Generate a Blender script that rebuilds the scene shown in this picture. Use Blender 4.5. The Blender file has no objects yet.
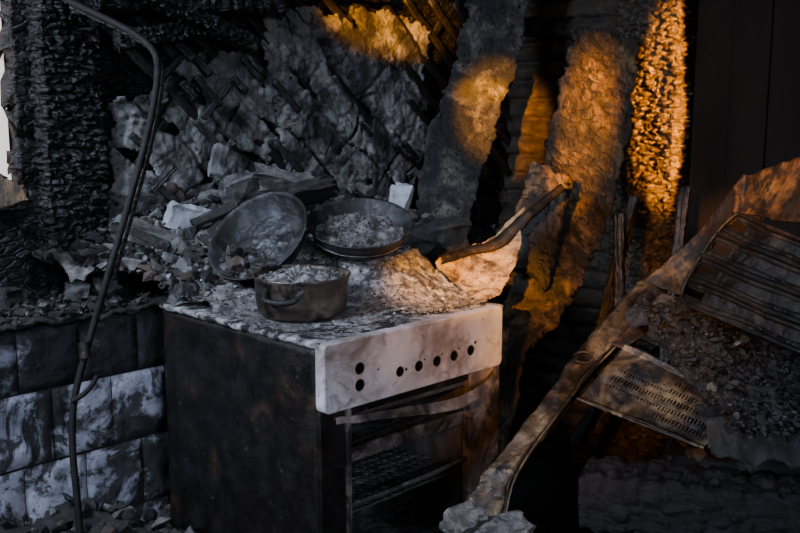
import bpy, bmesh, math, random
from mathutils import Vector, noise, Matrix
R=random.Random(7)
sc=bpy.context.scene
def V(*a): return Vector(a)
# ---------------------------------------------------------------- materials
def ramp(nt,stops,fac,interp='LINEAR'):
    n=nt.nodes.new('ShaderNodeValToRGB'); n.color_ramp.interpolation=interp
    e=n.color_ramp.elements
    while len(e)>1: e.remove(e[-1])
    e[0].position=stops[0][0]; c=stops[0][1]; e[0].color=(c[0],c[1],c[2],1) if not isinstance(c,(int,float)) else (c,c,c,1)
    for p,c in stops[1:]:
        x=e.new(p); x.color=(c[0],c[1],c[2],1) if not isinstance(c,(int,float)) else (c,c,c,1)
    nt.links.new(fac,n.inputs[0]); return n.outputs[0]
def mk(name,stops,scale=8,rough=.8,metal=0,bump=.4,bscale=60,bdist=.004,voro=None,dust=None,soot=None,soot2=None,stretch=(1,1,1),spec=.5,detail=8,rvar=0):
    m=bpy.data.materials.new(name); m.use_nodes=True; nt=m.node_tree; L=nt.links
    b=nt.nodes['Principled BSDF']
    tc=nt.nodes.new('ShaderNodeTexCoord'); mp=nt.nodes.new('ShaderNodeMapping'); mp.inputs['Scale'].default_value=stretch
    L.new(tc.outputs['Object'],mp.inputs[0]); co=mp.outputs[0]
    def N(s,d=detail,r=.62,dist=0):
        n=nt.nodes.new('ShaderNodeTexNoise'); n.inputs['Scale'].default_value=s; n.inputs['Detail'].default_value=d; n.inputs['Roughness'].default_value=r; n.inputs['Distortion'].default_value=dist
        L.new(co,n.inputs['Vector']); return n.outputs[0]
    col=ramp(nt,stops,N(scale,dist=.4))
    def mix(a,bc,f):
        x=nt.nodes.new('ShaderNodeMix'); x.data_type='RGBA'; L.new(f,x.inputs[0]); L.new(a,x.inputs[6])
        if isinstance(bc,tuple): x.inputs[7].default_value=(*bc,1)
        else: L.new(bc,x.inputs[7])
        return x.outputs[2]
    def mul(a,bb):
        x=nt.nodes.new('ShaderNodeMath'); x.operation='MULTIPLY'; x.use_clamp=True
        L.new(a,x.inputs[0]); L.new(bb,x.inputs[1]); return x.outputs[0]
    for so in (soot,soot2):
        if so:
            f=ramp(nt,[(so[1],0),(so[2],1)],N(so[0],10,.7,.6)); col=mix(col,so[3],f)
    if dust:
        g=nt.nodes.new('ShaderNodeNewGeometry'); s=nt.nodes.new('ShaderNodeSeparateXYZ'); L.new(g.outputs['Normal'],s.inputs[0])
        up=ramp(nt,[(.25,0),(.85,1)],s.outputs[2])
        f=mul(up,ramp(nt,[(dust[1],0),(dust[2],1)],N(dust[3],10,.75))); col=mix(col,dust[0],f)
    L.new(col,b.inputs['Base Color'])
    b.inputs['Metallic'].default_value=metal; b.inputs['Specular IOR Level'].default_value=spec
    if rvar:
        L.new(ramp(nt,[(.35,max(0,rough-rvar)),(.65,min(1,rough+rvar))],N(scale*2.3)),b.inputs['Roughness'])
    else: b.inputs['Roughness'].default_value=rough
    h=N(bscale,8,.7)
    bp=nt.nodes.new('ShaderNodeBump'); bp.inputs['Strength'].default_value=bump; bp.inputs['Distance'].default_value=bdist; L.new(h,bp.inputs['Height'])
    if voro:
        v=nt.nodes.new('ShaderNodeTexVoronoi'); v.feature='DISTANCE_TO_EDGE'; v.inputs['Scale'].default_value=voro; L.new(co,v.inputs['Vector'])
        vh=ramp(nt,[(0,0),(.18,1)],v.outputs[0])
        b2=nt.nodes.new('ShaderNodeBump'); b2.inputs['Strength'].default_value=.6; b2.inputs['Distance'].default_value=bdist*1.5; L.new(vh,b2.inputs['Height'])
        L.new(bp.outputs[0],b2.inputs['Normal']); L.new(b2.outputs[0],b.inputs['Normal'])
    else: L.new(bp.outputs[0],b.inputs['Normal'])
    return m
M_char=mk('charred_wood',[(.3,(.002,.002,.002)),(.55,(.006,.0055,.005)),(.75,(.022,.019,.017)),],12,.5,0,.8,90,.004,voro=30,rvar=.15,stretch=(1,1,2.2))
M_lath=mk('charred_lath',[(.3,(.004,.004,.004)),(.6,(.011,.010,.009)),(.8,(.03,.027,.024))],25,.5,0,.8,90,.003,rvar=.15)
M_rail=mk('sooty_rail_steel',[(.3,(.003,.003,.003)),(.6,(.009,.0075,.0065)),(.8,(.03,.021,.015))],40,.65,.1,.8,110,.003,rvar=.12,spec=.3)
M_log=mk('charred_log_surface',[(.3,(.0015,.0015,.0015)),(.55,(.0035,.003,.003)),(.70,(.012,.011,.010)),(.8,(.035,.03,.027))],45,.55,0,1,90,.007,rvar=.15,stretch=(.5,.5,1.6),spec=.35)
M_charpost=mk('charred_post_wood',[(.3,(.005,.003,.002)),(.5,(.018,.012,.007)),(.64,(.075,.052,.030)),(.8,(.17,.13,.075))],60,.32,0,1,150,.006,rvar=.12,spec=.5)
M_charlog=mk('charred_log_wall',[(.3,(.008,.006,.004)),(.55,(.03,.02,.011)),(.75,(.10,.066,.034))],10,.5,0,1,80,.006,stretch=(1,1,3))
M_dark=mk('burnt_boards',[(.3,(.006,.004,.003)),(.6,(.018,.012,.009)),(.8,(.042,.028,.018))],5,.9,0,.8,40,.006,stretch=(1,1,.25),spec=.15)
M_burntwood=mk('scorched_plank_wood',[(.32,(.012,.008,.005)),(.45,(.055,.034,.016)),(.58,(.15,.092,.040)),(.75,(.30,.20,.09))],14,.6,0,1,45,.014,soot=(8,.44,.54,(.007,.006,.005)),soot2=(50,.48,.57,(.012,.009,.006)),stretch=(1,1,.5))
M_burntgrey=mk('ash_covered_plank',[(.3,(.010,.010,.0095)),(.5,(.045,.040,.034)),(.64,(.12,.104,.086)),(.8,(.22,.19,.16))],15,.8,0,1,45,.014,soot=(9,.44,.54,(.007,.007,.0065)),soot2=(50,.50,.60,(.010,.010,.009)))
M_plaster=mk('sooty_plaster',[(.25,(.095,.093,.094)),(.5,(.24,.235,.235)),(.75,(.43,.42,.41)),],14,.9,0,1,60,.010,soot=(5,.45,.58,(.018,.017,.017)),soot2=(34,.53,.63,(.03,.029,.029)))
M_rub=mk('rubble',[(.3,(.020,.018,.017)),(.5,(.068,.062,.057)),(.72,(.22,.205,.195))],25,.9,0,1,90,.006,dust=((.24,.236,.238),.46,.67,40))
M_rubd=mk('sooty_rubble',[(.3,(.005,.005,.0045)),(.55,(.018,.016,.014)),(.75,(.07,.062,.055))],22,.85,0,1,80,.006,dust=((.08,.078,.079),.54,.74,30))
M_coal=mk('charcoal',[(.3,(.003,.003,.0032)),(.6,(.010,.0098,.010)),(.8,(.045,.043,.042))],30,.45,0,1,90,.005,dust=((.075,.074,.076),.55,.75,40))
M_ash=mk('ash',[(.3,(.09,.087,.085)),(.5,(.23,.222,.217)),(.7,(.48,.47,.465))],45,.95,0,1,110,.006,soot=(35,.48,.59,(.030,.028,.027)))
M_white=mk('white_plaster_chunk',[(.3,(.18,.19,.21)),(.6,(.40,.41,.44))],20,.9,0,.8,70,.004,soot=(14,.52,.66,(.05,.05,.05)))
M_stone=mk('grey_stone',[(.3,(.05,.049,.050)),(.6,(.15,.147,.15))],18,.9,0,.8,80,.004,soot=(16,.48,.60,(.02,.019,.019)))
M_brown=mk('burnt_brick_chunk',[(.3,(.025,.018,.014)),(.6,(.07,.05,.038))],18,.9,0,.8,80,.004)
M_side=mk('scorched_stove_steel',[(.3,(.005,.004,.004)),(.56,(.010,.0075,.0065)),(.64,(.035,.020,.012)),(.72,(.09,.05,.026)),(.82,(.16,.12,.10))],9,.42,.3,.8,50,.004,rvar=.15,soot=(7,.47,.60,(.005,.005,.005)),soot2=(70,.62,.70,(.09,.085,.08)))
M_enam=mk('control_panel_enamel',[(.3,(.28,.275,.305)),(.55,(.48,.47,.505)),(.75,(.60,.585,.615))],9,.42,0,.35,90,.001,rvar=.12,soot=(26,.54,.70,(.10,.08,.065)),soot2=(5,.50,.64,(.17,.135,.12)))
M_frame=mk('rusted_enamel',[(.3,(.025,.019,.016)),(.5,(.10,.076,.066)),(.72,(.30,.275,.27))],14,.6,.1,.6,90,.002,soot=(10,.44,.57,(.010,.008,.007)))
M_crust=mk('ashy_cooktop',[(.3,(.10,.099,.10)),(.5,(.25,.245,.248)),(.7,(.48,.473,.485))],35,.9,0,1,110,.004,soot=(24,.43,.54,(.018,.017,.017)),spec=.2)
M_hole=mk('knob_hole_dark',[(.3,(.002,.002,.002)),(.6,(.005,.005,.005))],20,.95,spec=.1)  # near-black hole lining: the shade of the recess put into the colour
M_inner=mk('oven_interior',[(.3,(.015,.014,.014)),(.55,(.06,.056,.055)),(.75,(.17,.16,.158))],10,.6,.2,.8,70,.003,dust=((.22,.215,.21),.47,.67,30))
M_pot=mk('burnt_saucepan_metal',[(.3,(.025,.020,.016)),(.5,(.095,.075,.060)),(.72,(.25,.21,.17))],16,.36,.45,.6,90,.002,rvar=.12,soot=(14,.47,.60,(.012,.010,.008)))
M_pan=mk('burnt_pan_metal',[(.3,(.016,.0165,.019)),(.5,(.046,.048,.054)),(.72,(.125,.13,.145))],20,.52,.3,.9,90,.002,rvar=.12,soot=(11,.40,.53,(.010,.009,.009)),soot2=(45,.58,.70,(.16,.16,.168)))
M_rust=mk('rusty_sheet',[(.28,(.020,.012,.006)),(.5,(.11,.057,.020)),(.75,(.27,.165,.055))],14,.45,.35,.8,60,.004,rvar=.15,soot=(8,.43,.55,(.010,.008,.006)),soot2=(45,.50,.61,(.016,.011,.007)))
M_galv=mk('scorched_galvanised_steel',[(.3,(.024,.017,.010)),(.5,(.095,.068,.036)),(.75,(.26,.20,.11))],15,.38,.45,.7,70,.003,rvar=.14,soot=(10,.44,.56,(.009,.007,.006)),soot2=(55,.52,.63,(.02,.014,.009)))
M_dmet=mk('blackened_steel',[(.3,(.004,.004,.004)),(.53,(.012,.010,.008)),(.68,(.050,.031,.016)),(.8,(.12,.078,.036))],18,.40,.4,.9,60,.004,rvar=.14)
M_lid=mk('heat_stained_steel',[(.3,(.22,.155,.08)),(.55,(.42,.31,.18)),(.75,(.58,.46,.30))],22,.6,.1,1,60,.006,soot=(20,.47,.60,(.06,.04,.02)),soot2=(60,.55,.65,(.03,.02,.013)))
M_tile=mk('whitewashed_tile',[(.3,(.18,.195,.255)),(.55,(.37,.39,.465)),(.75,(.52,.545,.63))],9,.6,0,.9,50,.005,soot=(6,.46,.53,(.012,.012,.013)),soot2=(22,.51,.59,(.033,.033,.037)))
M_tiled=mk('soot_blackened_tile',[(.3,(.004,.004,.0045)),(.58,(.011,.011,.0125)),(.65,(.18,.188,.23))],8,.5,0,.9,50,.005,rvar=.15)
M_mort=mk('blackened_mortar',[(.3,(.008,.008,.008)),(.7,(.03,.029,.028))],12,.9)
# ---------------------------------------------------------------- mesh helpers
def empty(name,loc=(0,0,0)):
    o=bpy.data.objects.new(name,None); o.empty_display_size=.05; sc.collection.objects.link(o); return o
def obj(name,vs,fs,mats,parent=None,smooth=False,mi=None):
    me=bpy.data.meshes.new(name); me.from_pydata([tuple(v) for v in vs],[],fs); 
    if not isinstance(mats,(list,tuple)): mats=[mats]
    for m in mats: me.materials.append(m)
    if mi: me.polygons.foreach_set('material_index',mi)
    me.update()
    o=bpy.data.objects.new(name,me); sc.collection.objects.link(o)
    if smooth:
        me.polygons.foreach_set('use_smooth',[True]*len(me.polygons))
    if parent: o.parent=parent
    return o
def fixn(o):
    bm=bmesh.new(); bm.from_mesh(o.data); bmesh.ops.recalc_face_normals(bm,faces=bm.faces); bm.to_mesh(o.data); bm.free()
def solid(o,t,off=-1):
    m=o.modifiers.new('sol','SOLIDIFY'); m.thickness=t; m.offset=off; return o
def bevel(o,w,s=2):
    m=o.modifiers.new('bev','BEVEL'); m.width=w; m.segments=s; m.limit_method='ANGLE'; return o
def grid(name,nu,nv,fn,mat,mask=None,parent=None,thick=0,off=-1,smooth=True):
    vs=[];idx={};fs=[]
    for j in range(nv+1):
        for i in range(nu+1):
            vs.append(fn(i/nu,j/nv))
    for j in range(nv):
        for i in range(nu):
            if mask and not mask((i+.5)/nu,(j+.5)/nv): continue
            a=j*(nu+1)+i; fs.append((a,a+1,a+nu+2,a+nu+1))
    used=sorted({k for f in fs for k in f}); mp={k:n for n,k in enumerate(used)}
    o=obj(name,[vs[k] for k in used],[tuple(mp[k] for k in f) for f in fs],mat,parent,smooth)
    if thick: solid(o,thick,off)
    return o
def fr(p,s,o=4): return noise.fractal(Vector(p)*s,1.0,2.0,o)
def nz(p,s): return noise.noise(Vector(p)*s)
def alli(a,b,seed=0):
    d,_=noise.voronoi(Vector((a,b,seed))); return min(1,(d[1]-d[0])*2.6)
def cat(P,t):
    n=len(P)-1; x=min(max(t*n,0),n-1e-6); i=int(x); f=x-i
    p0=P[max(i-1,0)];p1=P[i];p2=P[i+1];p3=P[min(i+2,n)]
    return .5*((2*p1)+(p2-p0)*f+(2*p0-5*p1+4*p2-p3)*f*f+(3*p1-p0-3*p2+p3)*f**3)
def ribbon(name,A,B,mat,nu=24,nv=80,thick=.01,amp=.006,ns=12,edge=.01,parent=None,alig=0,acell=.02,off=-1,extra=None,mask=None,seed=0,fine=.25):
    A=[Vector(a)/100 for a in A];B=[Vector(b)/100 for b in B]
    def f(u,v):
        a=cat(A,v);b=cat(B,v)
        w=b-a; L=w.length
        e=edge*(noise.noise(Vector((v*14,seed+5,0)))*(1-u)*-1+noise.noise(Vector((v*14,seed,9)))*u)
        e+=edge*.5*(noise.noise(Vector((v*50,seed+5,0)))*(1-u)+noise.noise(Vector((v*50,seed,9)))*u)
        p=a+w*u+w.normalized()*e
        dv=(cat(A,min(v+.02,1))-cat(A,max(v-.02,0)))
        n=w.cross(dv).normalized()
        if n.y>0: n=-n
        h=amp*fr(p+V(seed,0,0),ns)+amp*fine*fr(p+V(seed,3,0),ns*6)
        if alig:
            s=(cat(A,0)-a).length
            h+=alig*alli(u*L/acell,s/acell*2.0,seed)
        if extra: h+=extra(u,v)
        return p+n*h
    return grid(name,nu,nv,f,mat,mask,parent,thick,off)
def tube(name,pts,r,mat,parent=None,cyc=False,seg=8):
    cu=bpy.data.curves.new(name,'CURVE'); cu.dimensions='3D'; cu.bevel_depth=r; cu.bevel_resolution=3; cu.resolution_u=8
    sp=cu.splines.new('NURBS'); sp.points.add(len(pts)-1)
    for p,q in zip(sp.points,pts): p.co=(*q,1)
    sp.order_u=3; sp.use_endpoint_u=True; sp.use_cyclic_u=cyc
    o=bpy.data.objects.new(name,cu); sc.collection.objects.link(o); cu.materials.append(mat); cu.use_fill_caps=True
    dg=bpy.context.evaluated_depsgraph_get(); me=bpy.data.meshes.new_from_object(o.evaluated_get(dg)); bpy.data.objects.remove(o)
    me.polygons.foreach_set('use_smooth',[True]*len(me.polygons))
    o=bpy.data.objects.new(name,me); sc.collection.objects.link(o)
    if not me.materials: me.materials.append(mat)
    if parent: o.parent=parent
    return o
def lathe(name,prof,M,mat,parent=None,seg=56,wob=0.0):
    vs=[];fs=[]
    n=len(prof)
    for k in range(seg):
        a=2*math.pi*k/seg
        for r,z in prof:
            w=1+wob*noise.noise(Vector((math.cos(a)*1.5,math.sin(a)*1.5,z*20)))
            vs.append(M@Vector((r*w*math.cos(a),r*w*math.sin(a),z)))
    for k in range(seg):
        for i in range(n-1):
            a=k*n+i;b=((k+1)%seg)*n+i; fs.append((a,b,b+1,a+1))
    return obj(name,vs,fs,mat,parent,True)
def disc(name,r,M,mat,h=.012,parent=None,res=34,seed=0,ns=50,dome=.0):
    def f(u,v):
        rr=u*r; a=v*2*math.pi
        x,y=rr*math.cos(a),rr*math.sin(a)
        z=h*fr((x+seed,y,0),ns,4)*(1-u**6)+dome*(1-u*u)
        return M@Vector((x,y,z))
    return grid(name,res,72,f,mat,parent=parent)
def W(t,d,z): return Vector((-.148-.7071*d+.7071*t,1.588+.7071*d+.7071*t,z))
def B(k,e,z): return Vector((.369+.7071*k-.7071*e,3.448-.7071*k-.7071*e,z))
def box(name,a,b,mat,F=W,parent=None,bev=.002,jit=0):
    (x0,y0,z0),(x1,y1,z1)=a,b
    c=[(x0,y0,z0),(x1,y0,z0),(x1,y1,z0),(x0,y1,z0),(x0,y0,z1),(x1,y0,z1),(x1,y1,z1),(x0,y1,z1)]
    vs=[F(*(p[i]+R.uniform(-jit,jit) for i in range(3))) for p in c]
    o=obj(name,vs,[(0,3,2,1),(4,5,6,7),(0,1,5,4),(1,2,6,5),(2,3,7,6),(3,0,4,7)],mat,parent); fixn(o)
    if bev: bevel(o,bev)
    return o
def join(name,objs,parent=None):
    dg=bpy.context.evaluated_depsgraph_get(); bm=bmesh.new(); mats=[]
    for o in objs:
        me=bpy.data.meshes.new_from_object(o.evaluated_get(dg))
        rm=[]
        for m in me.materials:
            if m not in mats: mats.append(m)
            rm.append(mats.index(m))
        for p in me.polygons: p.material_index=rm[p.material_index] if rm else 0
        bm.from_mesh(me); bpy.data.meshes.remove(me)
    for o in objs: bpy.data.objects.remove(o)
    me=bpy.data.meshes.new(name); bm.to_mesh(me); bm.free()
    for m in mats: me.materials.append(m)
    o=bpy.data.objects.new(name,me); sc.collection.objects.link(o)
    if parent: o.parent=parent
    return o
TPL=[]
for k in range(16):
    bm=bmesh.new()
    s=Vector((1,R.uniform(.6,1),R.uniform(.3,.8)))
    for i in range(13):
        p=Vector((R.gauss(0,1),R.gauss(0,1),R.gauss(0,1))).normalized()*R.uniform(.75,1)
        p=Vector((p.x*s.x,p.y*s.y,p.z*s.z)); bm.verts.new(p)
    bmesh.ops.convex_hull(bm,input=bm.verts)
    for v in [v for v in bm.verts if not v.link_faces]: bm.verts.remove(v)
    bm.verts.index_update()
    TPL.append(([v.co.copy() for v in bm.verts],[[v.index for v in f.verts] for f in bm.faces])); bm.free()
def chunks(name,items,mats,parent=None):
    vs=[];fs=[];mi=[]
    for (p,s,m) in items:
        tv,tf=R.choice(TPL); rot=Matrix.Rotation(R.uniform(0,6.28),3,'Z')@Matrix.Rotation(R.gauss(0,.5),3,'X')@Matrix.Rotation(R.gauss(0,.5),3,'Y')
        b=len(vs)
        for v in tv: vs.append(Vector(p)+rot@(v*s))
        for f in tf: fs.append([b+i for i in f]); mi.append(m)
    return obj(name,vs,fs,mats,parent,False,mi)
def inpoly(x,y,P):
    c=False;n=len(P);j=n-1
    for i in range(n):
        if (P[i][1]>y)!=(P[j][1]>y) and x<(P[j][0]-P[i][0])*(y-P[i][1])/(P[j][1]-P[i][1])+P[i][0]: c=not c
        j=i
    return c
def sm(x,a,b):
    t=min(max((x-a)/(b-a),0),1); return t*t*(3-2*t)
# ---------------------------------------------------------------- room shell
box('floor',(-3.5,-3.0,-.05),(3.5,3.9,0),M_mort,F=lambda a,b,c:Vector((a,b,c)),bev=0)
def logwall(u,v,T0,T1,Z0,Z1,F,seed,px=.12):
    t=T0+(T1-T0)*u; z=Z0+(Z1-Z0)*v
    k=z/px+.15*nz((t,0,seed),1.5); fz=k-math.floor(k)
    bulge=.028*math.sqrt(max(0,1-(2*fz-1)**2))
    return F(t,z,bulge+.007*alli(t/.06,z/.017,seed)+.008*fr((t,z,seed),8))
Z0,Z1=.0,2.3
WB=empty('wall_back'); WR=empty('wall_right')
TW=-.098
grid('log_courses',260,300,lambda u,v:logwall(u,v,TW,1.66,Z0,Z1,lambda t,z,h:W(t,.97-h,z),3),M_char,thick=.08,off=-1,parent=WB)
box('log_course_low',(-1.2,.95,0),(TW,1.03,1.06),M_char,bev=0,parent=WB)
box('log_course_high',(-1.2,.95,1.75),(TW,1.03,2.3),M_char,bev=0,parent=WB)
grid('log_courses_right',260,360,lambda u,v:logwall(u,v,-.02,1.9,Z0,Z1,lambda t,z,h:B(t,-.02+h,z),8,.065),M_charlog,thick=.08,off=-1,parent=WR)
w=empty('window_1')
M_day=mk('window_daylight_glow',[(.3,(.6,.6,.6)),(.7,(.8,.8,.8))],4)
box('pane',(-1.2,1.0,1.06),(TW,1.01,1.75),M_day,parent=w,bev=0)
mw=M_day.node_tree.nodes['Principled BSDF']; mw.inputs['Emission Color'].default_value=(1,.78,.66,1); mw.inputs['Emission Strength'].default_value=.9  # pane emits by itself, standing in for the daylight outside
box('casing_bottom',(-1.2,.93,1.03),(TW,1.0,1.07),M_char,parent=w)
bl=[]
for i in range(9):
    k=.78+i*.115
    bl.append(box('b',(k,.03,.0),(k+.113,.05,2.3),M_dark,F=B,bev=.003,jit=.003))
join('board_panelling',bl,WR)
def post(name,F,a0,a1,depth,z0,z1,cw,ch,amp,mat,seed,par=None):
    wid=a1-a0; tot=wid+2*depth
    def f(u,v):
        s=u*tot; z=z0+(z1-z0)*v
        h=amp*alli(s/cw+.3*nz((s,z,seed),12),z/ch+.25*nz((s,z,seed+3),16),seed)+amp*1.0*fr((s,z,seed),7)+amp*.35*fr((s,z,seed),70,3)
        if s<depth: p=(a0-h,s) ; 
        elif s<depth+wid: p=(a0+(s-depth),depth+h)
        else: p=(a1+h,depth-(s-depth-wid))
        return F(p[0],p[1],z)
    return grid(name,150,640,f,mat,parent=par)
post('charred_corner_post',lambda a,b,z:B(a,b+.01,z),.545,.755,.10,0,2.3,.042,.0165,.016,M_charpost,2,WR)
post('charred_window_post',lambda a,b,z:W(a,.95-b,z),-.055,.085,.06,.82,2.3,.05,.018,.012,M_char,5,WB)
pl=empty('masonry_hob')
box('core',(-1.3,.632,0),(1.12,.95,.815),M_mort,parent=pl,bev=.004)
grid('slab_top',300,60,lambda u,v:W(-1.3+2.42*u,.616+.34*v+.012*nz((u*60,0,2),1)*(1-v),.828+.012*fr((u*8,v,2),6)+.006*fr((u*8,v,2),25)-.004*(v<.01)),M_rubd,parent=pl,thick=.012,off=-1)
ts=[];td=[]
rows=[(.055,.21),(.213,.368),(.371,.524),(.529,.682),(.685,.81)]
for r,(za,zb) in enumerate(rows):
    off=0 if r%2 else .0675
    k=-1.28+off
    while k<1.0:
        dark=(r==4) or (r==3 and R.random()<.2)
        o=grid('t',14,14,(lambda k,za,zb:(lambda u,v:W(k+.001+.133*u,.619+.004*fr((k+u*.13,za+v*.15,0),14)+.004*max(abs(2*u-1),abs(2*v-1))**20,za+(zb-za)*v)))(k,za,zb),M_tiled if dark else M_tile)
        (td if dark else ts).append(o)
        k+=.135
join('tiles',ts,pl); join('soot_tiles',td,pl)
it=[]
for i in range(1100):
    t=R.uniform(-.7,.06);d=R.uniform(.61,.93); s=R.choice([.003,.005,.008,.012,.018])
    it.append((W(t,d,.834+s*.3),s,R.choices([0,1,2,3],[5,1,.6,4])[0]))
chunks('ledge_debris',it,[M_rubd,M_rub,M_stone,M_coal],pl)
# ---------------------------------------------------------------- laths & plaster
lat=[]
def lath(t0,z0,t1,z1,wd,d0,d1,mat=M_lath):
    a=Vector((t0,z0));b=Vector((t1,z1));n=(b-a).normalized();n=Vector((-n.y,n.x))*wd/2
    def f(u,v):
        p=a.lerp(b,v)+n*(2*u-1)*(1+.25*nz((t0,z0,v*6),3))+n*.5*nz((v*8,t0,z0),1.3)
        return W(p.x,d0-.004*abs(nz((u*3,v*30,t0),2)),p.y)
    o=grid('l',3,28,f,mat,thick=d1-d0,off=-1); return o
for i in range(13):
    t=-.05+i*.12
    lat.append(lath(t-.02,1.62,t+.66,1.03,.028,.912,.922))
for i in range(13):
    t=.05+i*.13
    if t+.5<1.4: lat.append(lath(t,.95+.02*R.random(),t+.50,1.57,.026,.924,.934))
join('charred_lattice',lat,WB)
def plaster(name,P,T0,T1,Z0,Z1,seed,d=.890,per=.085,gw=.17,mat=M_plaster,hole=.5):
    res=.0042
    nu=int((T1-T0)/res);nv=int((Z1-Z0)/res)
    def co(u,v): return T0+(T1-T0)*u,Z0+(Z1-Z0)*v
    def gr(t,z):
        g=(t*.65+z*.76)/per+.28*nz((t,z,seed),5)+.07*nz((t,z,seed),40); return abs((g-math.floor(g))-.5)
    def gr2(t,z):
        g=(t*.76-z*.65)/(per*1.5)+.3*nz((t,z,seed+4),5); return abs((g-math.floor(g))-.5)
    def mask(u,v):
        t,z=co(u,v)
        jt=.022*nz((t,z,seed),22)+.012*nz((t,z,seed+3),60)
        if not inpoly(t+jt,z+jt*.8,P): return False
        if gr(t,z)<gw*.5*(-.05+2.2*nz((t,z,seed+7),8)): return False
        if gr2(t,z)<gw*.7*(nz((t,z,seed+17),9)-.15): return False
        if nz((t,z,seed+1),11)>hole: return False
        return True
    def f(u,v):
        t,z=co(u,v)
        dd,_=noise.voronoi(Vector((t*9,z*9,seed)))
        h=.004*fr((t,z,seed),9)+.003*fr((t,z,seed),45,3)-.012*max(0,1-gr(t,z)/.09)-.005*max(0,1-gr2(t,z)/.05)-.004*max(0,1-(dd[1]-dd[0])/.06)
        st=sm(nz((t,z,seed+2),4)+.10*nz((t,z,seed+2),30),.0,.05)+sm(nz((t,z,seed+5),6)+.10*nz((t,z,seed+6),30),.15,.2)
        return W(t,d-h+.007*st,z)
    return grid(name,nu,nv,f,mat,mask,thick=.010,off=-1,parent=WB)
pl1=[(0.308,1.40),(0.535,1.423),(0.607,1.305),(0.648,1.149),(0.6,1.0),(0.406,.97),(0.324,0.90),(0.146,0.85),(0.088,0.939),(0.127,1.162),(0.12,1.285),(0.222,1.299),(0.283,1.351)]
pl2=[(0.6,1.533),(0.75,1.556),(0.864,1.515),(0.904,1.562),(1.093,1.561),(1.243,1.525),(1.221,1.331),(1.255,1.234),(1.184,1.038),(1.068,0.90),(0.8,0.9),(0.65,.96),(0.638,1.15),(0.607,1.291),(0.569,1.4)]
plaster('plaster_left',pl1,.05,.70,.83,1.45,1,per=.115,gw=.34,hole=.62)
plaster('plaster_centre',pl2,.54,1.29,.88,1.6,12,per=.14,gw=.13,hole=.7)
def beam(name,a,b,w,h,mat,seed=0,cell=.03,amp=.008,nl=90,parent=None,taper=0,coarse=1,sq=8,ly=1):
    a=Vector(a);b=Vector(b);ax=(b-a);L=ax.length;ax.normalize()
    up=Vector((0,0,1)); sd=ax.cross(up)
    if sd.length<.2: sd=Vector((1,0,0))
    sd.normalize(); up=sd.cross(ax).normalized()
    vs=[];fs=[];ns=64
    for j in range(nl+1):
        v=j/nl
        for i in range(ns):
            an=2*math.pi*i/ns; c,s=math.cos(an),math.sin(an)
            k=1/((abs(c)**sq+abs(s)**sq)**(1/sq))
            x,y=c*k*w/2,s*k*h/2
            p=a+ax*(L*v)
            hh=amp*alli(an*(w+h)/4/cell*ly,v*L/cell,seed)+coarse*amp*fr((an,v*L*4,seed),2)+amp*.3*fr((c*k,s*k,v*L*12+seed),9)
            e=1-taper*v
            vs.append(p+sd*(x+c*hh)*e+up*(y+s*hh)*e)
    for j in range(nl):
        for i in range(ns):
            q=j*ns+i;r=j*ns+(i+1)%ns; fs.append((q,r,r+ns,q+ns))
    vs.append(a-ax*.004);vs.append(b+ax*.004)
    for i in range(ns): fs.append((len(vs)-2,(i+1)%ns,i)); fs.append((len(vs)-1,nl*ns+i,nl*ns+(i+1)%ns))
    o=obj(name,vs,fs,mat,parent,True); fixn(o); return o
beam('header_beam',W(.05,.86,1.54),W(.60,.86,1.57),.06,.10,M_char,4,parent=WB)
beam('rafter_a',W(.1,.83,1.42),W(.36,.85,1.47),.03,.035,M_char,6,.02,parent=WB)
beam('rafter_b',W(-.05,.80,1.60),W(.5,.84,1.43),.03,.035,M_char,6,.02,parent=WB)
beam('rafter_c',W(.55,.84,1.62),W(1.0,.86,1.62),.05,.06,M_char,8,parent=WB)
beam('rafter_d',W(1.45,.7,1.53),W(1.75,.75,1.56),.04,.05,M_char,9,parent=WR)
beam('rafter_e',W(1.9,.55,1.66),W(1.85,.9,1.66),.09,.09,M_char,11,parent=WR)
bs=[]
for i in range(16):
    t=R.uniform(.12,.60);z=R.uniform(1.05,1.44);a=R.choice([-1,1,-1]);l=R.uniform(.04,.12)
    bs.append(beam('s',W(t,.868,z),W(t+l*.7,.860-R.random()*.01,z+a*l*.75),.009,.014,M_lath,i,.012,.003,nl=12))
for i in range(7):
    t=R.uniform(.65,1.15);z=R.uniform(1.0,1.3);l=R.uniform(.05,.16)
    bs.append(beam('s',W(t,.868,z),W(t+l*.72,.865,z-l*.65),.007,.008,M_lath,i,.012,.003,nl=12))
join('broken_laths',bs,WB)
# ---------------------------------------------------------------- leaning planks
ribbon('scorched_plank',[(28,310,190),(21,300,160),(17,295,141),(9,285,120),(3,270,93),(1,262,84)],[(47,312,190),(40,305,160),(37,298,145),(28,288,117),(20,270,94),(18,262,84)],M_burntgrey,60,340,.022,.010,6,.022,alig=.0012,acell=.05,seed=3,fine=.5)
ribbon('scorched_plank',[(52,285,150),(49,280,140),(46,275,132),(41,265,115),(39,254,106),(28,235,80),(23,220,61),(15,200,0)],[(71,290,146),(70,285,138),(67,278,126),(61,265,106),(51,245,88),(41,229,76),(29,215,61),(22,195,0)],M_burntwood,60,420,.022,.010,6,.020,alig=.001,acell=.05,seed=9,fine=.5)
ribbon('burnt_wood_slab',[(36,240,112),(33,237,103),(29,233,93),(27,229,87)],[(42,240,108),(40,237,102),(37,233,91),(35,229,84)],M_burntwood,24,80,.03,.006,20,.008,seed=4,extra=lambda u,v:-.018*(2*u-1)**4)
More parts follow.
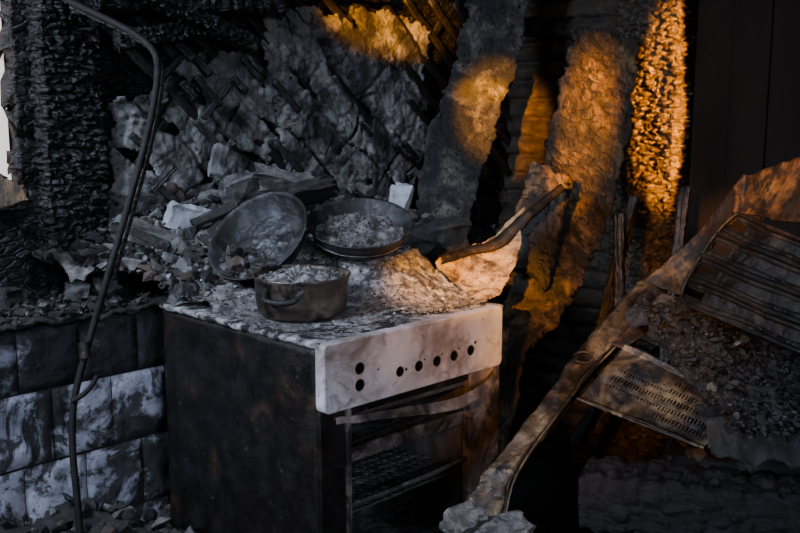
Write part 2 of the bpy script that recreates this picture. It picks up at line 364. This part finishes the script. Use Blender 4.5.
# ---------------------------------------------------------------- stove
S=empty('gas_stove')
def side(u,v):
    w_=.5*u; z=.0+.842*v
    return W(-.001-.004*fr((w_,z,1),5),w_,z)
grid('side_left',40,60,side,M_side,parent=S,thick=.012,off=1)
box('side_right',(.488,0,0),(.5,.5,.842),M_side,parent=S)
box('back_panel',(0,.485,.05),(.5,.5,.845),M_side,parent=S)
def top(u,v):
    e=.003*nz((v*9,0,1),3)*(u<.02)
    return W(-.006+.514*u+e,-.012+.52*v,.852+.003*fr((u,v,0),9)-.003*(v<.01 or u<.01))
grid('cooktop',80,80,top,M_crust,parent=S,thick=.012,off=-1)
def panel():
    u0,u1,z0,z1,r=-.002,.488,.727,.853,.012
    pts=[]
    for cx,cz,a0 in ((u1-r,z0+r,-90),(u1-r,z1-r*.6,0),(u0+r,z1-r*.6,90),(u0+r,z0+r,180)):
        for k in range(5):
            a=math.radians(a0+k*22.5); pts.append((cx+r*math.cos(a),cz+(r if cz<.8 else r*.6)*math.sin(a)))
    n=len(pts)
    vs=[W(p[0],-.026,p[1]) for p in pts]+[W(p[0],.0,p[1]) for p in pts]
    fs=[tuple(range(n)),tuple(range(2*n-1,n-1,-1))]+[(i,i+n,(i+1)%n+n,(i+1)%n) for i in range(n)]
    o=obj('control_panel',vs,fs,M_enam,S); fixn(o); bevel(o,.003,3)
    return o
cp=panel()
HO=[(.081,.797,.0095),(.081,.766,.0095),(.183,.771,.0085),(.234,.772,.009),(.285,.772,.009),(.335,.774,.009),(.386,.776,.009),(.2,.772,.003),(.25,.782,.002),(.3,.784,.002),(.35,.786,.002),(.40,.79,.003),(.127,.786,.002)]
cut=[]
for (u,z,r) in HO:
    vs=[];n=20
    for s_ in (-.01,.018):
        for k in range(n): vs.append(W(u+r*math.cos(6.2832*k/n),-.026+s_,z+r*math.sin(6.2832*k/n)))
    fs=[tuple(range(n)),tuple(range(2*n-1,n-1,-1))]+[(i,i+n,(i+1)%n+n,(i+1)%n) for i in range(n)]
    o=obj('c',vs,fs,M_hole); fixn(o); cut.append(o)
cu=join('cutter',cut)
md=cp.modifiers.new('b','BOOLEAN'); md.operation='DIFFERENCE'; md.solver='EXACT'; md.object=cu
dg=bpy.context.evaluated_depsgraph_get(); me=bpy.data.meshes.new_from_object(cp.evaluated_get(dg)); cp.modifiers.clear(); cp.data=me
bpy.data.objects.remove(cu)
hd=[]
for (u,z,r) in HO:
    n=20
    rs=[(r*.995,-.0262),(r*.99,-.009)]
    vs=[W(u+rr*math.cos(6.2832*k/n),dd,z+rr*math.sin(6.2832*k/n)) for rr,dd in rs for k in range(n)]
    hd.append(obj('h',vs,[(k,(k+1)%n,(k+1)%n+n,k+n) for k in range(n)]+[tuple(range(n,2*n))],M_hole))
    if r>.006:
        vs=[];fs=[]
        for k in range(n):
            for rr in (1.0,1.2):
                vs.append(W(u+r*rr*math.cos(6.2832*k/n),-.0264,z+r*rr*math.sin(6.2832*k/n)))
        fs=[(2*k,2*k+1,(2*k+3)%(2*n),(2*k+2)%(2*n)) for k in range(n)]
        hd.append(obj('ring',vs,fs,M_dmet))
join('knob_holes',hd,S)
box('frame_left',(0,-.01,.02),(.066,.01,.727),M_side,parent=S)
box('frame_left_lip',(.058,-.016,.02),(.070,.0,.727),M_frame,parent=S)
box('frame_right',(.405,-.01,.02),(.5,.01,.727),M_frame,parent=S)
box('frame_bottom',(.05,-.01,.05),(.45,.01,.40),M_side,parent=S)
box('frame_top',(.05,-.004,.705),(.45,.01,.727),M_side,parent=S)
box('oven_wall_left',(.06,.01,.4),(.068,.43,.70),M_inner,parent=S)
box('oven_wall_right',(.412,.01,.4),(.42,.43,.70),M_inner,parent=S)
box('oven_back',(.06,.42,.4),(.42,.43,.70),M_inner,parent=S)
box('oven_top',(.06,.01,.69),(.42,.43,.70),M_inner,parent=S)
box('oven_floor',(.06,.0,.395),(.42,.43,.402),M_inner,parent=S)
box('baking_tray_base',(.07,.02,.612),(.41,.40,.618),M_inner,parent=S,bev=.001)
box('baking_tray_lip',(.07,.012,.606),(.41,.022,.634),M_frame,parent=S,bev=.003)
def pmask(u,v):
    a=(u*17)%1-.5;b=(v*15)%1-.5; return a*a+b*b>.07
grid('perforated_tray',17*8,15*8,lambda u,v:W(.07+.34*u,.015+.38*v,.507+.004*fr((u,v,2),4)),M_inner,pmask,S,.003)
tube('rack_rail',[W(.07,.01,.645),W(.25,.005,.655),W(.41,.01,.668)],.004,M_dmet,S)
tube('rack_rail_2',[W(.066,.0,.53),W(.25,-.005,.528),W(.41,.0,.535)],.005,M_inner,S)
def H(*a): return tuple(100*x for x in W(*a))
ribbon('door_strip',[H(.035,-.012,.712),H(.15,-.035,.707),H(.3,-.055,.700),H(.42,-.04,.706),H(.485,-.012,.718)],
 [H(.035,-.016,.700),H(.15,-.045,.693),H(.3,-.07,.682),H(.42,-.05,.690),H(.485,-.014,.706)],M_frame,8,50,.004,.001,30,.002,parent=S)
ribbon('bent_lid',[(8,214,91),(11,215,93),(16,218,94),(21,220,95.5),(27,224,100),(30,225,103)],[(8,198,85),(11,199,84.5),(14,199,84.5),(17,199,84.5),(20,200,85),(22,202,85.5)],M_lid,40,80,.004,.009,12,.009,parent=S,extra=lambda u,v:.02*math.sin(u*3.1)*-1,seed=2)
ribbon('lid_rim',[(9,213,93.5),(16,217,95),(22,219,96.5),(30,222,103),(39,227,109)],[(10,211,91.8),(17,215,93.3),(24,217,94.7),(31.5,220,101),(39.5,225,107.5)],M_dmet,10,60,.004,.002,20,.004,parent=S,extra=lambda u,v:-.01*(2*u-1)**2,seed=5)
# ---------------------------------------------------------------- rubble on stove
RH=empty('rubble_heap')
def hs_(u,w_):
    Au=.075+.10*sm(u,.0,.35)-.03*sm(u,.6,.9)
    h=.855+Au*sm(w_,.25,.90)
    h+=.080*sm(u,.20,.44)*sm(w_,.06,.26)*(1-sm(w_,.3,.6))
    h+=.05*math.exp(-((u-.19)**2+(w_-.47)**2)/.012)
    h+=.045*math.exp(-((u-.40)**2+(w_-.34)**2)/.012)
    h-=.02*math.exp(-((u-.14)**2+(w_-.2)**2)/.012)
    r=sm(w_,.35,.6)
    h+=(.012+.018*r)*fr((u,w_,4),14,5)*sm(w_,.03,.2)+(.005+.004*r)*fr((u,w_,9),50,4)*sm(w_,.0,.15)
    return max(h,.853)
def hmask(u,v):
    a=-.12+1.1*u;b=.0+.95*v
    j=.02*nz((a,b,0),20)
    if b<.52: return .02+j<a<.5 and b>.03+j and not(a<.3 and b<.10+j)
    if a<.02+j: return b>.66
    return True
grid('heap_body',240,210,lambda u,v:W(-.12+1.1*u,.95*v,hs_(-.12+1.1*u,.95*v)),M_rub,hmask,parent=RH)
def ashm(u,v):
    a=.10+.40*u;b=.03+.4*v
    return nz((a,b,5),13)+.6*nz((a,b,8),45)>-.12-.5*sm(min(u,v),.05,.3)+(.5 if min(u,v,1-u*.98,1-v)<.04 else 0)
grid('ash_layer',150,150,lambda u,v:W(.10+.40*u,.03+.4*v,hs_(.10+.40*u,.03+.4*v)+.0012+.003*fr((u,v,3),30)),M_ash,ashm,parent=RH)
it=[]
for i in range(12500):
    u=R.uniform(-.08,.95);w_=R.uniform(.015,.93)
    if w_<.55 and not(.005<u<.49): continue
    big=w_>.42
    low=w_<.3 and u<.28
    if low and R.random()<.35: continue
    if u<0 and w_<.68: continue
    s=R.choice([.0015,.002,.0025,.003,.004,.005,.008])*(2.0 if big else .7)
    if low: s=min(s,.0028)
    if big and R.random()<.05: s=R.uniform(.02,.036)
    z=hs_(u,w_)
    m=R.choices([0,1,2,3,4,5],[6,9,.3,2,1.5,5] if big else [6,2.5,1,2.5,.6,1.2])[0]
    it.append((W(u,w_,z+s*.25),s,m))
chunks('fragments',it,[M_rub,M_rubd,M_white,M_stone,M_brown,M_coal],RH)
def slabchunk(name,c,sx,sy,sz,rot,mat,seed,par=None):
    bm=bmesh.new(); bmesh.ops.create_cube(bm,size=1)
    bmesh.ops.subdivide_edges(bm,edges=bm.edges,cuts=5,use_grid_fill=True)
    from mathutils import Euler
    Rm=Euler([math.radians(a) for a in rot]).to_matrix()
    for v in bm.verts:
        p=v.co.copy(); n=Vector((nz(p+V(seed,0,0),2.2),nz(p+V(0,seed,0),2.2),nz(p+V(0,0,seed),2.2)))
        p=p+n*.2; v.co=Vector(c)+Rm@Vector((p.x*sx,p.y*sy,p.z*sz))
    me=bpy.data.meshes.new(name); bm.to_mesh(me); bm.free(); me.materials.append(mat)
    o=bpy.data.objects.new(name,me); sc.collection.objects.link(o)
    if par: o.parent=par
    return o
for q in [('plaster_slab_a',(-.52,2.27,1.0),.09,.03,.06,(20,20,30),M_white,1),
('plaster_slab_b',(-.40,2.36,1.06),.10,.05,.07,(10,-20,40),M_stone,2),
('plaster_slab_c',(-.30,2.40,1.08),.14,.05,.05,(30,10,20),M_rub,3),
('plaster_slab_d',(-.47,2.42,1.13),.035,.02,.08,(0,15,30),M_stone,4),
('plaster_slab_e',(-.56,2.2,.95),.17,.03,.06,(50,25,20),M_rub,5),
('plaster_slab_f',(-.60,2.22,.90),.10,.06,.05,(10,10,60),M_rubd,6),
('plaster_slab_g',(-.44,2.26,.99),.12,.03,.07,(40,-25,10),M_rubd,15),
('plaster_slab_h',(-.22,2.3,1.06),.12,.03,.08,(60,-15,10),M_rubd,16),
('plaster_slab_i',(-.62,2.2,.97),.12,.03,.06,(50,35,30),M_stone,17),
('brick_fragment',(.0,2.42,1.035),.05,.03,.075,(-10,15,-20),M_white,7),
('ledge_stone_a',(-.74,2.10,.85),.05,.05,.035,(0,10,20),M_stone,8),
('ledge_stone_b',(-.69,2.14,.85),.04,.04,.04,(0,10,50),M_stone,9),
('ledge_stone_c',(-.86,2.02,.85),.06,.05,.04,(0,10,50),M_rubd,10),
('cloth_bundle_a',(.10,2.44,.93),.15,.09,.07,(10,-10,20),M_rubd,11),
('cloth_bundle_b',(.02,2.38,.93),.10,.07,.05,(10,10,20),M_rubd,12)]:
    slabchunk(*q,par=RH)
# ---------------------------------------------------------------- cookware
def frame_from(n,c,spin=0):
    n=Vector(n).normalized(); q=n.to_track_quat('Z','Y').to_matrix().to_4x4()
    return Matrix.Translation(Vector(c))@q@Matrix.Rotation(spin,4,'Z')
P1=empty('saucepan'); M=Matrix.Translation((-.195,1.825,.858))@Matrix.Rotation(.03,4,'X')
lathe('body',[(0,0),(.080,0),(.088,.006),(.091,.03),(.093,.072),(.097,.076),(.098,.079),(.096,.081),(.092,.079),(.089,.07),(.087,.02),(0,.012)],M,M_pot,P1,72,.012)
disc('ash_fill',.089,M@Matrix.Translation((0,0,.067)),M_ash,.014,P1,seed=3,dome=.014)
it=[]
for i in range(260):
    a=R.uniform(0,6.28);r=.085*math.sqrt(R.random()); s=R.uniform(.0015,.007)
    it.append((M@Vector((r*math.cos(a),r*math.sin(a),.070+.012*(1-(r/.09)**2))),s,R.choice([0,0,1,1,2,3])))
chunks('ash_bits',it,[M_ash,M_rub,M_stone,M_brown],P1)
def loop(c_ang,r0,out,half,z,rad,name,M,mat,par,droop=0):
    p=[]
    for k in range(9):
        s=-1+2*k/8; a=c_ang+s*half
        o=out*math.sqrt(max(0,1-abs(s)**3))
        p.append(M@Vector(((r0+o)*math.cos(a),(r0+o)*math.sin(a),z-droop*math.sqrt(max(0,1-abs(s)**3)))))
    return tube(name,p,rad,mat,par)
loop(math.radians(-108),.089,.026,.42,.060,.006,'handle_front',M,M_pan,P1,.016)
loop(math.radians(68),.089,.026,.33,.062,.005,'handle_back',M,M_pan,P1,0)
box('lug',(-.014,0,0),(.014,.022,.010),M_pot,F=lambda a,b,c:M@Matrix.Rotation(math.radians(150),4,'Z')@Vector((b+.09,a,c+.075)),parent=P1)
prof=lambda r:[(0,-.045),(r*.72,-.045),(r*.80,-.04),(r*.95,-.006),(r*1.0,0),(r*1.015,.002),(r*1.01,.004),(r*.98,.003),(r*.94,-.004),(r*.78,-.036),(r*.7,-.040),(0,-.041)]
P2=empty('frying_pan'); M2=frame_from((-.36,-.62,.68),(-.307,2.003,.990))
lathe('body',prof(.118),M2,M_pan,P2,72,.02)
disc('ash_fill',.088,M2@Matrix.Translation((0,0,-.038)),M_pan,.008,P2,seed=8)
it=[]
for i in range(60):
    a=R.uniform(3.6,5.9);r=.09*R.uniform(.3,1); it.append((M2@Vector((r*math.cos(a),r*math.sin(a),-.033)),R.uniform(.0015,.004),R.choice([0,1,1])))
chunks('ash_bits',it,[M_rub,M_rubd,M_stone],P2)
P3=empty('frying_pan'); M3=frame_from((.03,-.36,.93),(-.088,2.05,1.012))
lathe('body',prof(.119),M3,M_pan,P3,72,.02)
disc('ash_fill',.105,M3@Matrix.Translation((0,0,-.028)),M_rub,.018,P3,seed=12,dome=.010,ns=35)
it=[]
for i in range(300):
    a=R.uniform(0,6.28);r=.095*math.sqrt(R.random()); it.append((M3@Vector((r*math.cos(a),r*math.sin(a),-.022+.008*(1-(r/.1)**2))),R.uniform(.0012,.0055),R.choice([0,1,1,2,2,3])))
chunks('ash_bits',it,[M_ash,M_rub,M_rubd,M_stone],P3)
# ---------------------------------------------------------------- bent pipe left
PP=empty('bent_steel_rail')
pp=[(-.80,2.03,1.62),(-0.745,2.0,1.523),(-0.689,1.98,1.481),(-0.569,1.95,1.428),(-0.505,1.92,1.39),(-0.478,1.9,1.351),(-0.494,1.88,1.237),(-0.536,1.85,1.08),(-0.571,1.8,0.938),(-0.611,1.78,0.802),(-0.636,1.75,0.7),(-0.636,1.73,0.606),(-0.619,1.7,0.506),(-.60,1.66,.2),(-.59,1.64,.0)]
tube('rail',pp,.0068,M_rail,PP)
tube('rail_inner',[(x+.006,y+.014,z-.012) for x,y,z in pp[2:9]],.004,M_char,PP)
tube('clamp',[(-.616,1.77,.81),(-.612,1.765,.78)],.012,M_dmet,PP)
tube('bracket',[(-.635,1.74,.70),(-.60,1.745,.715),(-.585,1.75,.75)],.005,M_rail,PP)
ribbon('broken_window_board',[(-100,195,118),(-85,188,115),(-75,185,110.5)],[(-100,193,100),(-86,187,104),(-74.5,184.5,108)],M_burntwood,14,60,.02,.006,15,.006,seed=7)
# ---------------------------------------------------------------- floor rubble mounds
def mound(name,x0,x1,y0,y1,h,mat,res=.02,mask=None,parent=None):
    nu=int((x1-x0)/res);nv=int((y1-y0)/res)
    return grid(name,nu,nv,lambda u,v:Vector((x0+(x1-x0)*u,y0+(y1-y0)*v,h(x0+(x1-x0)*u,y0+(y1-y0)*v))),mat,(lambda u,v:mask(x0+(x1-x0)*u,y0+(y1-y0)*v)) if mask else None,parent)
def inS(x,y):
    dx,dy=x+.148,y-1.588; t=(dx+dy)*.7071; d=(dy-dx)*.7071
    return (-.0<t<.5 and -.0<d<.5) or d>.61
def hl(x,y):
    h=.42*math.exp(-((x+.75)**2/.5+(y-1.85)**2/.25)); return max(0.003,h+.04*fr((x,y,0),6)+.02*fr((x,y,3),22))*sm(x,-1.75,-1.5)*sm(y,.75,1.1)
DM=empty('debris_mound')
mound('mound_body',-1.75,-.1,.75,2.4,hl,M_rubd,.015,lambda x,y:not inS(x,y),DM)
it=[]
for i in range(1600):
    x=R.uniform(-1.2,-.2);y=R.uniform(1.2,2.1)
    if inS(x,y): continue
    s=R.choice([.004,.006,.01,.014,.02,.03]); it.append((V(x,y,hl(x,y)+s*.3),s,R.choice([0,0,0,0,1,2,3,3,4])))
for (x,y,s) in [(-.46,1.78,.05),(-.52,1.72,.045),(-.40,1.70,.04),(-.60,1.80,.04),(-.7,1.7,.05)]:
    it.append((V(x,y,hl(x,y)+s*.3),s,4))
chunks('floor_rubble',it,[M_rubd,M_rub,M_stone,M_coal,M_brown],DM)
def hr(x,y):
    h=.72*math.exp(-((max(0,.62-x))**2/.035+(y-1.72)**2/.16))
    h=max(h,.52*math.exp(-((x-.2)**2/.02+(y-1.42)**2/.03)))
    h=min(h,.70-(1.9-y)*.12)
    return max(.003,h+.02*fr((x,y,5),8)+.01*fr((x,y,3),25))*sm(y,.9,1.2)
DM2=empty('debris_mound')
mound('mound_body',.0,1.5,.9,2.25,hr,M_coal,.016,lambda x,y:not inS(x,y),DM2)
it=[]
for i in range(900):
    x=R.uniform(.1,.6);y=R.uniform(1.3,1.8)
    if inS(x,y): continue
    s=R.choice([.004,.006,.01,.014,.02]); it.append((V(x,y,hr(x,y)+s*.3),s,R.choice([0,0,1,3])))
chunks('floor_rubble',it,[M_coal,M_rubd,M_stone,M_brown],DM2)
for i,(a,b) in enumerate([((.50,2.40,.55),(.66,2.62,1.02)),((.56,2.30,.5),(.60,2.55,.98)),((.45,2.3,.4),(.70,2.5,.80)),((.66,2.3,.5),(.78,2.55,1.05))]):
    beam('charred_stick',a,b,.022,.03,M_lath,30+i,.02,.005,60)
# ---------------------------------------------------------------- collapsed metal cabinet
C=empty('collapsed_metal_cabinet')
def hc(x,y):
    return .722+(y-1.5)*.40+.022*fr((x,y,1),14,5)+.01*math.sin(x*14)
grid('charcoal_bed',170,110,lambda u,v:V(.44+.6*u,1.49+.35*v,hc(.44+.6*u,1.49+.35*v)-.05*sm(v,.1,0)),M_coal,lambda u,v:(.44+.6*u)>.47+.03*nz((u,v,0),9)+(1.78-(1.49+.35*v))*.22,parent=C)
it=[]
for i in range(7500):
    x=R.uniform(.47,1.0);y=R.uniform(1.48,1.84)
    if x<.49+(1.78-y)*.22: continue
    s=R.choice([.002,.0025,.003,.004,.006,.009]) if R.random()<.975 else R.uniform(.012,.020)
    it.append((V(x,y,hc(x,y)+s*.4),s,R.choices([0,1,2],[9,1.6,.25])[0]))
chunks('charcoal_lumps',it,[M_coal,M_rubd,M_stone],C)
E1=[(18,154,50),(19,158,55),(21,161,61),(30,170,69),(40,180,77),(56,190,88)]
ribbon('frame_strip',[(10,156,50),(11,160,55),(15,163,60),(26,172,70),(37,182,80),(50,192,91)],E1,M_galv,20,160,.004,.006,16,.005,parent=C,extra=lambda u,v:-.012*sm(abs(2*u-1),.75,1)-.004*math.sin(v*40)*.3,seed=1)
ribbon('frame_strip_flange',E1,[(19,157,48),(20,161,53),(22,164,58.5),(31,173,66.5),(41,183,74.5),(57,193,85.5)],M_dmet,8,100,.004,.003,16,.003,parent=C,seed=2)
tube('frame_edge',[Vector(p)/100 for p in E1],.0025,M_galv,C)
ribbon('hood_side',[(51,193,90),(60,186,102),(65,180,112.5),(66.5,178,113.6),(71,168,117),(78,154,120)],[(57,187,88.5),(61,182,98),(64.5,177,105),(65.5,175,106.2),(69,162,106),(76,148,108)],M_rust,26,150,.005,.004,10,.004,parent=C,extra=lambda u,v:.006*sm(u,.8,1),seed=6)
pc=[V(.641,1.78,1.062),V(.72,1.56,1.02),V(.69,1.46,.85),V(.548,1.80,.885)]
def bil(c,u,v): return (c[0]*(1-u)+c[1]*u)*(1-v)+(c[3]*(1-u)+c[2]*u)*v
nC=(pc[1]-pc[0]).cross(pc[3]-pc[0]).normalized()
if nC.y>0: nC=-nC
def bend(u,v): return .012*math.sin(u*3.3+.5)*math.sin(v*2.6)+.006*nz((u,v,3),3)
def fc(u,v):
    p=bil(pc,u,v); k=v*4+.12*nz((u,v,1),3); f_=k-math.floor(k)
    return p+nC*(bend(u,v)+.008*sm(abs(f_-.5),.38,.5)+.005*fr(p,14)-.004*sm(.5-abs(f_-.5),.2,.3))
def mc(u,v):
    k=(v*4+.12*nz((u,v,1),3))%1
    if .36<k<.64:
        q=(u*1.0+.12)%1
        if .1<q<.30: return False
    if .72<k<.9 and .55<u<.8 and (u*60)%1<.5: return False
    return True
grid('louvred_panel',190,110,fc,M_dmet,mc,C,.003)
rim=[bil(pc,a,b)+nC*(.008+bend(a,b)) for a,b in [(0.06,0),(.25,0),(.5,0),(.75,0),(.95,0),(1,.1),(1,.5),(1,.9),(.93,1),(.7,1),(.5,1),(.25,1),(.06,1),(0,.88),(0,.5),(0,.12)]]
tube('panel_rim',rim+[rim[0]],.0034,M_dmet,C)
for k in (1,2,3): tube('rib_%d'%k,[bil(pc,q/5,k/4)+nC*(.010+bend(q/5,k/4)) for q in range(6)],.0024,M_dmet,C)
pd=[V(.440,1.77,.80),V(.60,1.60,.750),V(.521,1.53,.680),V(.335,1.70,.715)]
nD=(pd[1]-pd[0]).cross(pd[3]-pd[0]).normalized()
if nD.z<0: nD=-nD
def md_(u,v):
    if u<.1 or u>.95 or v<.12 or v>.9: return True
    return not ((u*38)%1<.4 and .25<(v*7)%1<.8 and (.55<u or .35<v<.65))
grid('perforated_plate',330,90,lambda u,v:bil(pd,u,v)+nD*(.008*fr(bil(pd,u,v),9)+.006*sm(abs(2*v-1),.85,1)),M_galv,md_,C,.003)
tube('plate_edge',[pd[3]+nD*.005,(pd[3]+pd[2])/2+nD*.002,pd[2]+nD*.004],.003,M_galv,C)
tube('wire_loop',[V(.335,1.75,.79),V(.345,1.74,.80),V(.365,1.74,.797),V(.372,1.74,.783),V(.355,1.74,.775),V(.338,1.745,.78)],.002,M_galv,C)
ribbon('cross_strut',[(41,184,80),(48,186,84),(53,187,89)],[(44,180,79),(51,182,83),(58,184,88)],M_rust,8,30,.004,.002,16,.003,parent=C,seed=8)
beam('charred_beam',(.335,1.60,.575),(1.0,1.33,.605),.12,.095,M_log,21,.035,.010,300,coarse=.4,sq=9,ly=1.5)
beam('charred_beam',(.40,1.50,.50),(1.0,1.25,.50),.10,.09,M_log,23,.035,.010,240,coarse=.4,sq=9,ly=1.5)
CPP=empty('crumpled_plaster')
slabchunk('piece_a',(.15,1.50,.535),.13,.08,.035,(0,-8,10),M_rub,14,CPP)
slabchunk('piece_b',(.11,1.52,.55),.06,.05,.04,(20,-8,40),M_rub,24,CPP)
slabchunk('piece_c',(.19,1.49,.54),.06,.05,.03,(10,18,0),M_stone,34,CPP)
# ---------------------------------------------------------------- lights
wd=bpy.data.worlds.new('World'); sc.world=wd; wd.use_nodes=True
bg=wd.node_tree.nodes['Background']; bg.inputs[0].default_value=(.33,.42,.56,1); bg.inputs[1].default_value=.06
def aim(o,t): o.rotation_euler=(Vector(t)-o.location).to_track_quat('-Z','Y').to_euler()
def area(name,loc,tgt,size,e,col):
    l=bpy.data.lights.new(name,'AREA'); l.shape='RECTANGLE'; l.size=size[0]; l.size_y=size[1]; l.energy=e; l.color=col
    o=bpy.data.objects.new(name,l); sc.collection.objects.link(o); o.location=loc; aim(o,tgt); return o
area('daylight_opening',(-1.7,.4,2.3),(-.3,2.2,.9),(.5,.6),33,(.67,.78,1)).data.spread=math.radians(100)
area('daylight_roof_gap',(-.1,1.4,3.4),(-.2,2.3,.9),(.9,.5),9,(.68,.79,1))
dd=area('added_cool_front_fill',(.9,-1.2,1.5),(.0,1.7,.65),(.5,.8),4.0,(.76,.82,1)); dd.data.spread=math.radians(50)  # added cool fill for the stove front, no doorway modelled here
SUN=V(-.9,-1.6,1.75); SUN2=V(2.2,-1.0,2.15)
def spot(name,tgt,ang,e,sx=1,sy=1,bl=.5,loc=SUN,col=(1,.36,.0),rad=.02):
    l=bpy.data.lights.new(name,'SPOT'); l.energy=e; l.color=col; l.spot_size=math.radians(ang); l.spot_blend=bl; l.shadow_soft_size=rad
    o=bpy.data.objects.new(name,l); sc.collection.objects.link(o); o.location=loc; aim(o,tgt); o.scale=(sx,sy,1); return o
spot('evening_sun_plaster',(-.02,3.02,1.55),4.4,5600,1,.8)
spot('evening_sun_plank',(.26,2.90,1.325),2.4,9000,1,.42)
spot('evening_sun_corner',(.40,3.30,1.22),4.5,6000,.7,1)
spot('evening_sun_tall_plank',(.53,2.68,1.23),6.6,6500,.34,1.15,bl=.7)
spot('evening_sun_post',(.775,2.93,1.26),9.5,24000,.17,1.0,bl=.5,loc=SUN2,rad=.01,col=(1,.33,.0))
spot('evening_sun_stove',(.15,2.05,.89),5.4,3800,1.0,.6,bl=.7)
spot('evening_sun_cabinet',(.68,1.74,1.11),8,2300,1,.42,bl=.7)
spot('evening_glow',(.36,1.9,.86),13,900,bl=1,col=(1,.37,.012),rad=.1)
spot('evening_sun_stove_front',(.24,1.93,.74),4.2,600,.9,1.1,bl=1,loc=V(1.3,-1.4,1.5),col=(1,.37,.01))
# ---------------------------------------------------------------- camera
cd=bpy.data.cameras.new('Camera'); cd.sensor_width=36; cd.lens=42; cam=bpy.data.objects.new('Camera',cd); sc.collection.objects.link(cam)
cam.location=(0,0,1.242); cam.rotation_euler=(math.radians(90-9.07),0,0); sc.camera=cam; cd.clip_start=.05
